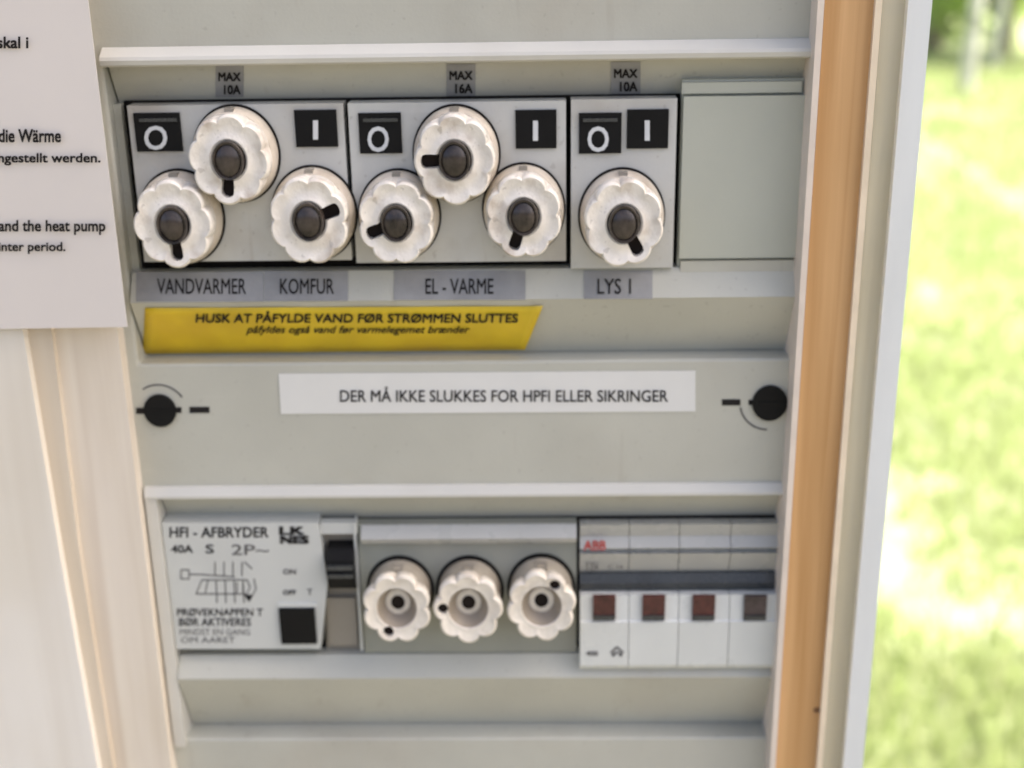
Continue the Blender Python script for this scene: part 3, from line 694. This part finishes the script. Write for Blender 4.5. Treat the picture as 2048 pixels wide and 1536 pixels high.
tag(mesh_np('grass', vb.reshape(-1, 3), np.arange(N * 3).reshape(-1, 3), blade_mat('grass_blade', (0.29, 0.38, 0.13), (0.45, 0.49, 0.27))), kind='stuff')

LEAF = [blade_mat('leaf_fresh', (0.30, 0.44, 0.12), (0.46, 0.58, 0.22)), blade_mat('leaf_dark', (0.22, 0.35, 0.12), (0.36, 0.48, 0.19))]
def leaves(name, c, rx, ry, rz, n, size, m, parent, clumps=14):
    cen = rng.normal(0, 0.5, (clumps, 3)); cen /= np.maximum(1, np.linalg.norm(cen, axis=1))[:, None]
    k = rng.integers(0, clumps, n)
    pnt = cen[k] * 0.8 + rng.normal(0, 0.17, (n, 3))
    pnt = pnt * np.array([rx, ry, rz]) + np.array(c)
    pnt[:, 2] = np.maximum(pnt[:, 2], 0.05)
    u = rng.normal(0, 1, (n, 3)); u /= np.linalg.norm(u, axis=1)[:, None]
    v = np.cross(u, rng.normal(0, 1, (n, 3))); v /= np.linalg.norm(v, axis=1)[:, None]
    s = rng.uniform(0.6, 1.2, n)[:, None] * size
    q = np.stack([pnt - u * s, pnt + v * s * 0.5, pnt + u * s, pnt - v * s * 0.5], 1).reshape(-1, 3)
    f = np.arange(n * 4).reshape(-1, 4)
    o = mesh_np(name, q, f, m); o.parent = parent; o.matrix_parent_inverse = parent_inv(parent); return o
def tube(bm, p0, p1, r0, r1, n=10, k=6, wob=0.03):
    p0, p1 = Vector(p0), Vector(p1); prev = None; ax = (p1 - p0).normalized()
    sx = ax.orthogonal().normalized(); sy = ax.cross(sx)
    for i in range(k + 1):
        t = i / k; c = p0.lerp(p1, t) + sx * random.uniform(-wob, wob) * (0 < i < k) + sy * random.uniform(-wob, wob) * (0 < i < k); r = r0 + (r1 - r0) * t
        ring = [bm.verts.new(c + sx * r * math.cos(2 * math.pi * j / n) + sy * r * math.sin(2 * math.pi * j / n)) for j in range(n)]
        if prev:
            for j in range(n): bm.faces.new((prev[j], prev[(j + 1) % n], ring[(j + 1) % n], ring[j]))
        prev = ring
BIRCH = mat('birch_bark', (0.62, 0.62, 0.58), 0.8, 0.15, 3, 0.3, 20, dirt=(0.08, 0.07, 0.06), dirt_amt=0.8, dirt_scale=5, stretch=(1, 1, 4))
BARK = mat('dark_bark', (0.24, 0.20, 0.15), 0.9, 0.2, 6, 0.4, 30)
def tree(name, label, base, h, r, m, lm, crown):
    t = thing(name, label, 'tree', base)
    bm = bmesh.new(); top = Vector(base) + Vector((random.uniform(-.2, .2), random.uniform(-.2, .2), h))
    tube(bm, base, top, r, r * 0.35)
    for i in range(7):
        s = Vector(base).lerp(top, 0.4 + 0.08 * i); an = random.uniform(0, 6.28)
        tube(bm, s, s + Vector((math.cos(an), math.sin(an), 0.8)) * (1.2 - 0.1 * i), r * 0.4, r * 0.1, 6, 3)
    link('trunk', bm, m, t, True)
    leaves('crown', (base[0], base[1], h * 0.85), crown, crown, h * 0.25, 1800, 0.07, lm, t, 26)
g1 = ground(1930, 190)
tree('birch_tree', 'slim white-barked tree standing at the far end of the lawn', g1, 6.5, 0.062, BIRCH, LEAF[0], 1.5)
g2 = ground(1985, 132); tree('birch_tree', 'thinner pale tree behind the slim white-barked one', g2, 6.0, 0.05, BIRCH, LEAF[0], 1.4)
g3 = ground(1862, 105); tree('tree', 'dark-trunked tree close to the casing edge at the lawn end', g3, 7.0, 0.12, BARK, LEAF[1], 2.0)
def shrub(px, py, rx, rz, lm, label, n=7000):
    b = ground(px, py); t = thing('shrub', label, 'shrub', b, 'shrubs at the end of the lawn')
    bm = bmesh.new()
    for i in range(6):
        an = random.uniform(0, 6.28); tube(bm, b, b + Vector((math.cos(an) * rx * 0.6, math.sin(an) * rx * 0.6, rz * 1.1)), 0.03, 0.008, 6, 3)
    link('stem', bm, BARK, t, True)
    leaves('foliage', (b.x, b.y, rz * 0.95), rx, rx, rz, n, 0.07, lm, t, 22)
shrub(1800, 60, 1.6, 1.5, LEAF[1], 'dark bushy shrub behind the casing edge')
shrub(1900, 70, 1.2, 1.1, LEAF[0], 'bright green shrub left of the white-barked tree')
shrub(2020, 110, 1.3, 1.4, LEAF[0], 'bright green shrub right of the white-barked tree')
shrub(2130, -20, 1.8, 1.5, LEAF[0], 'pale green shrub at the right edge of the lawn')
shrub(1960, -30, 2.2, 2.0, LEAF[0], 'tall green shrub far behind the white-barked tree', 12000)
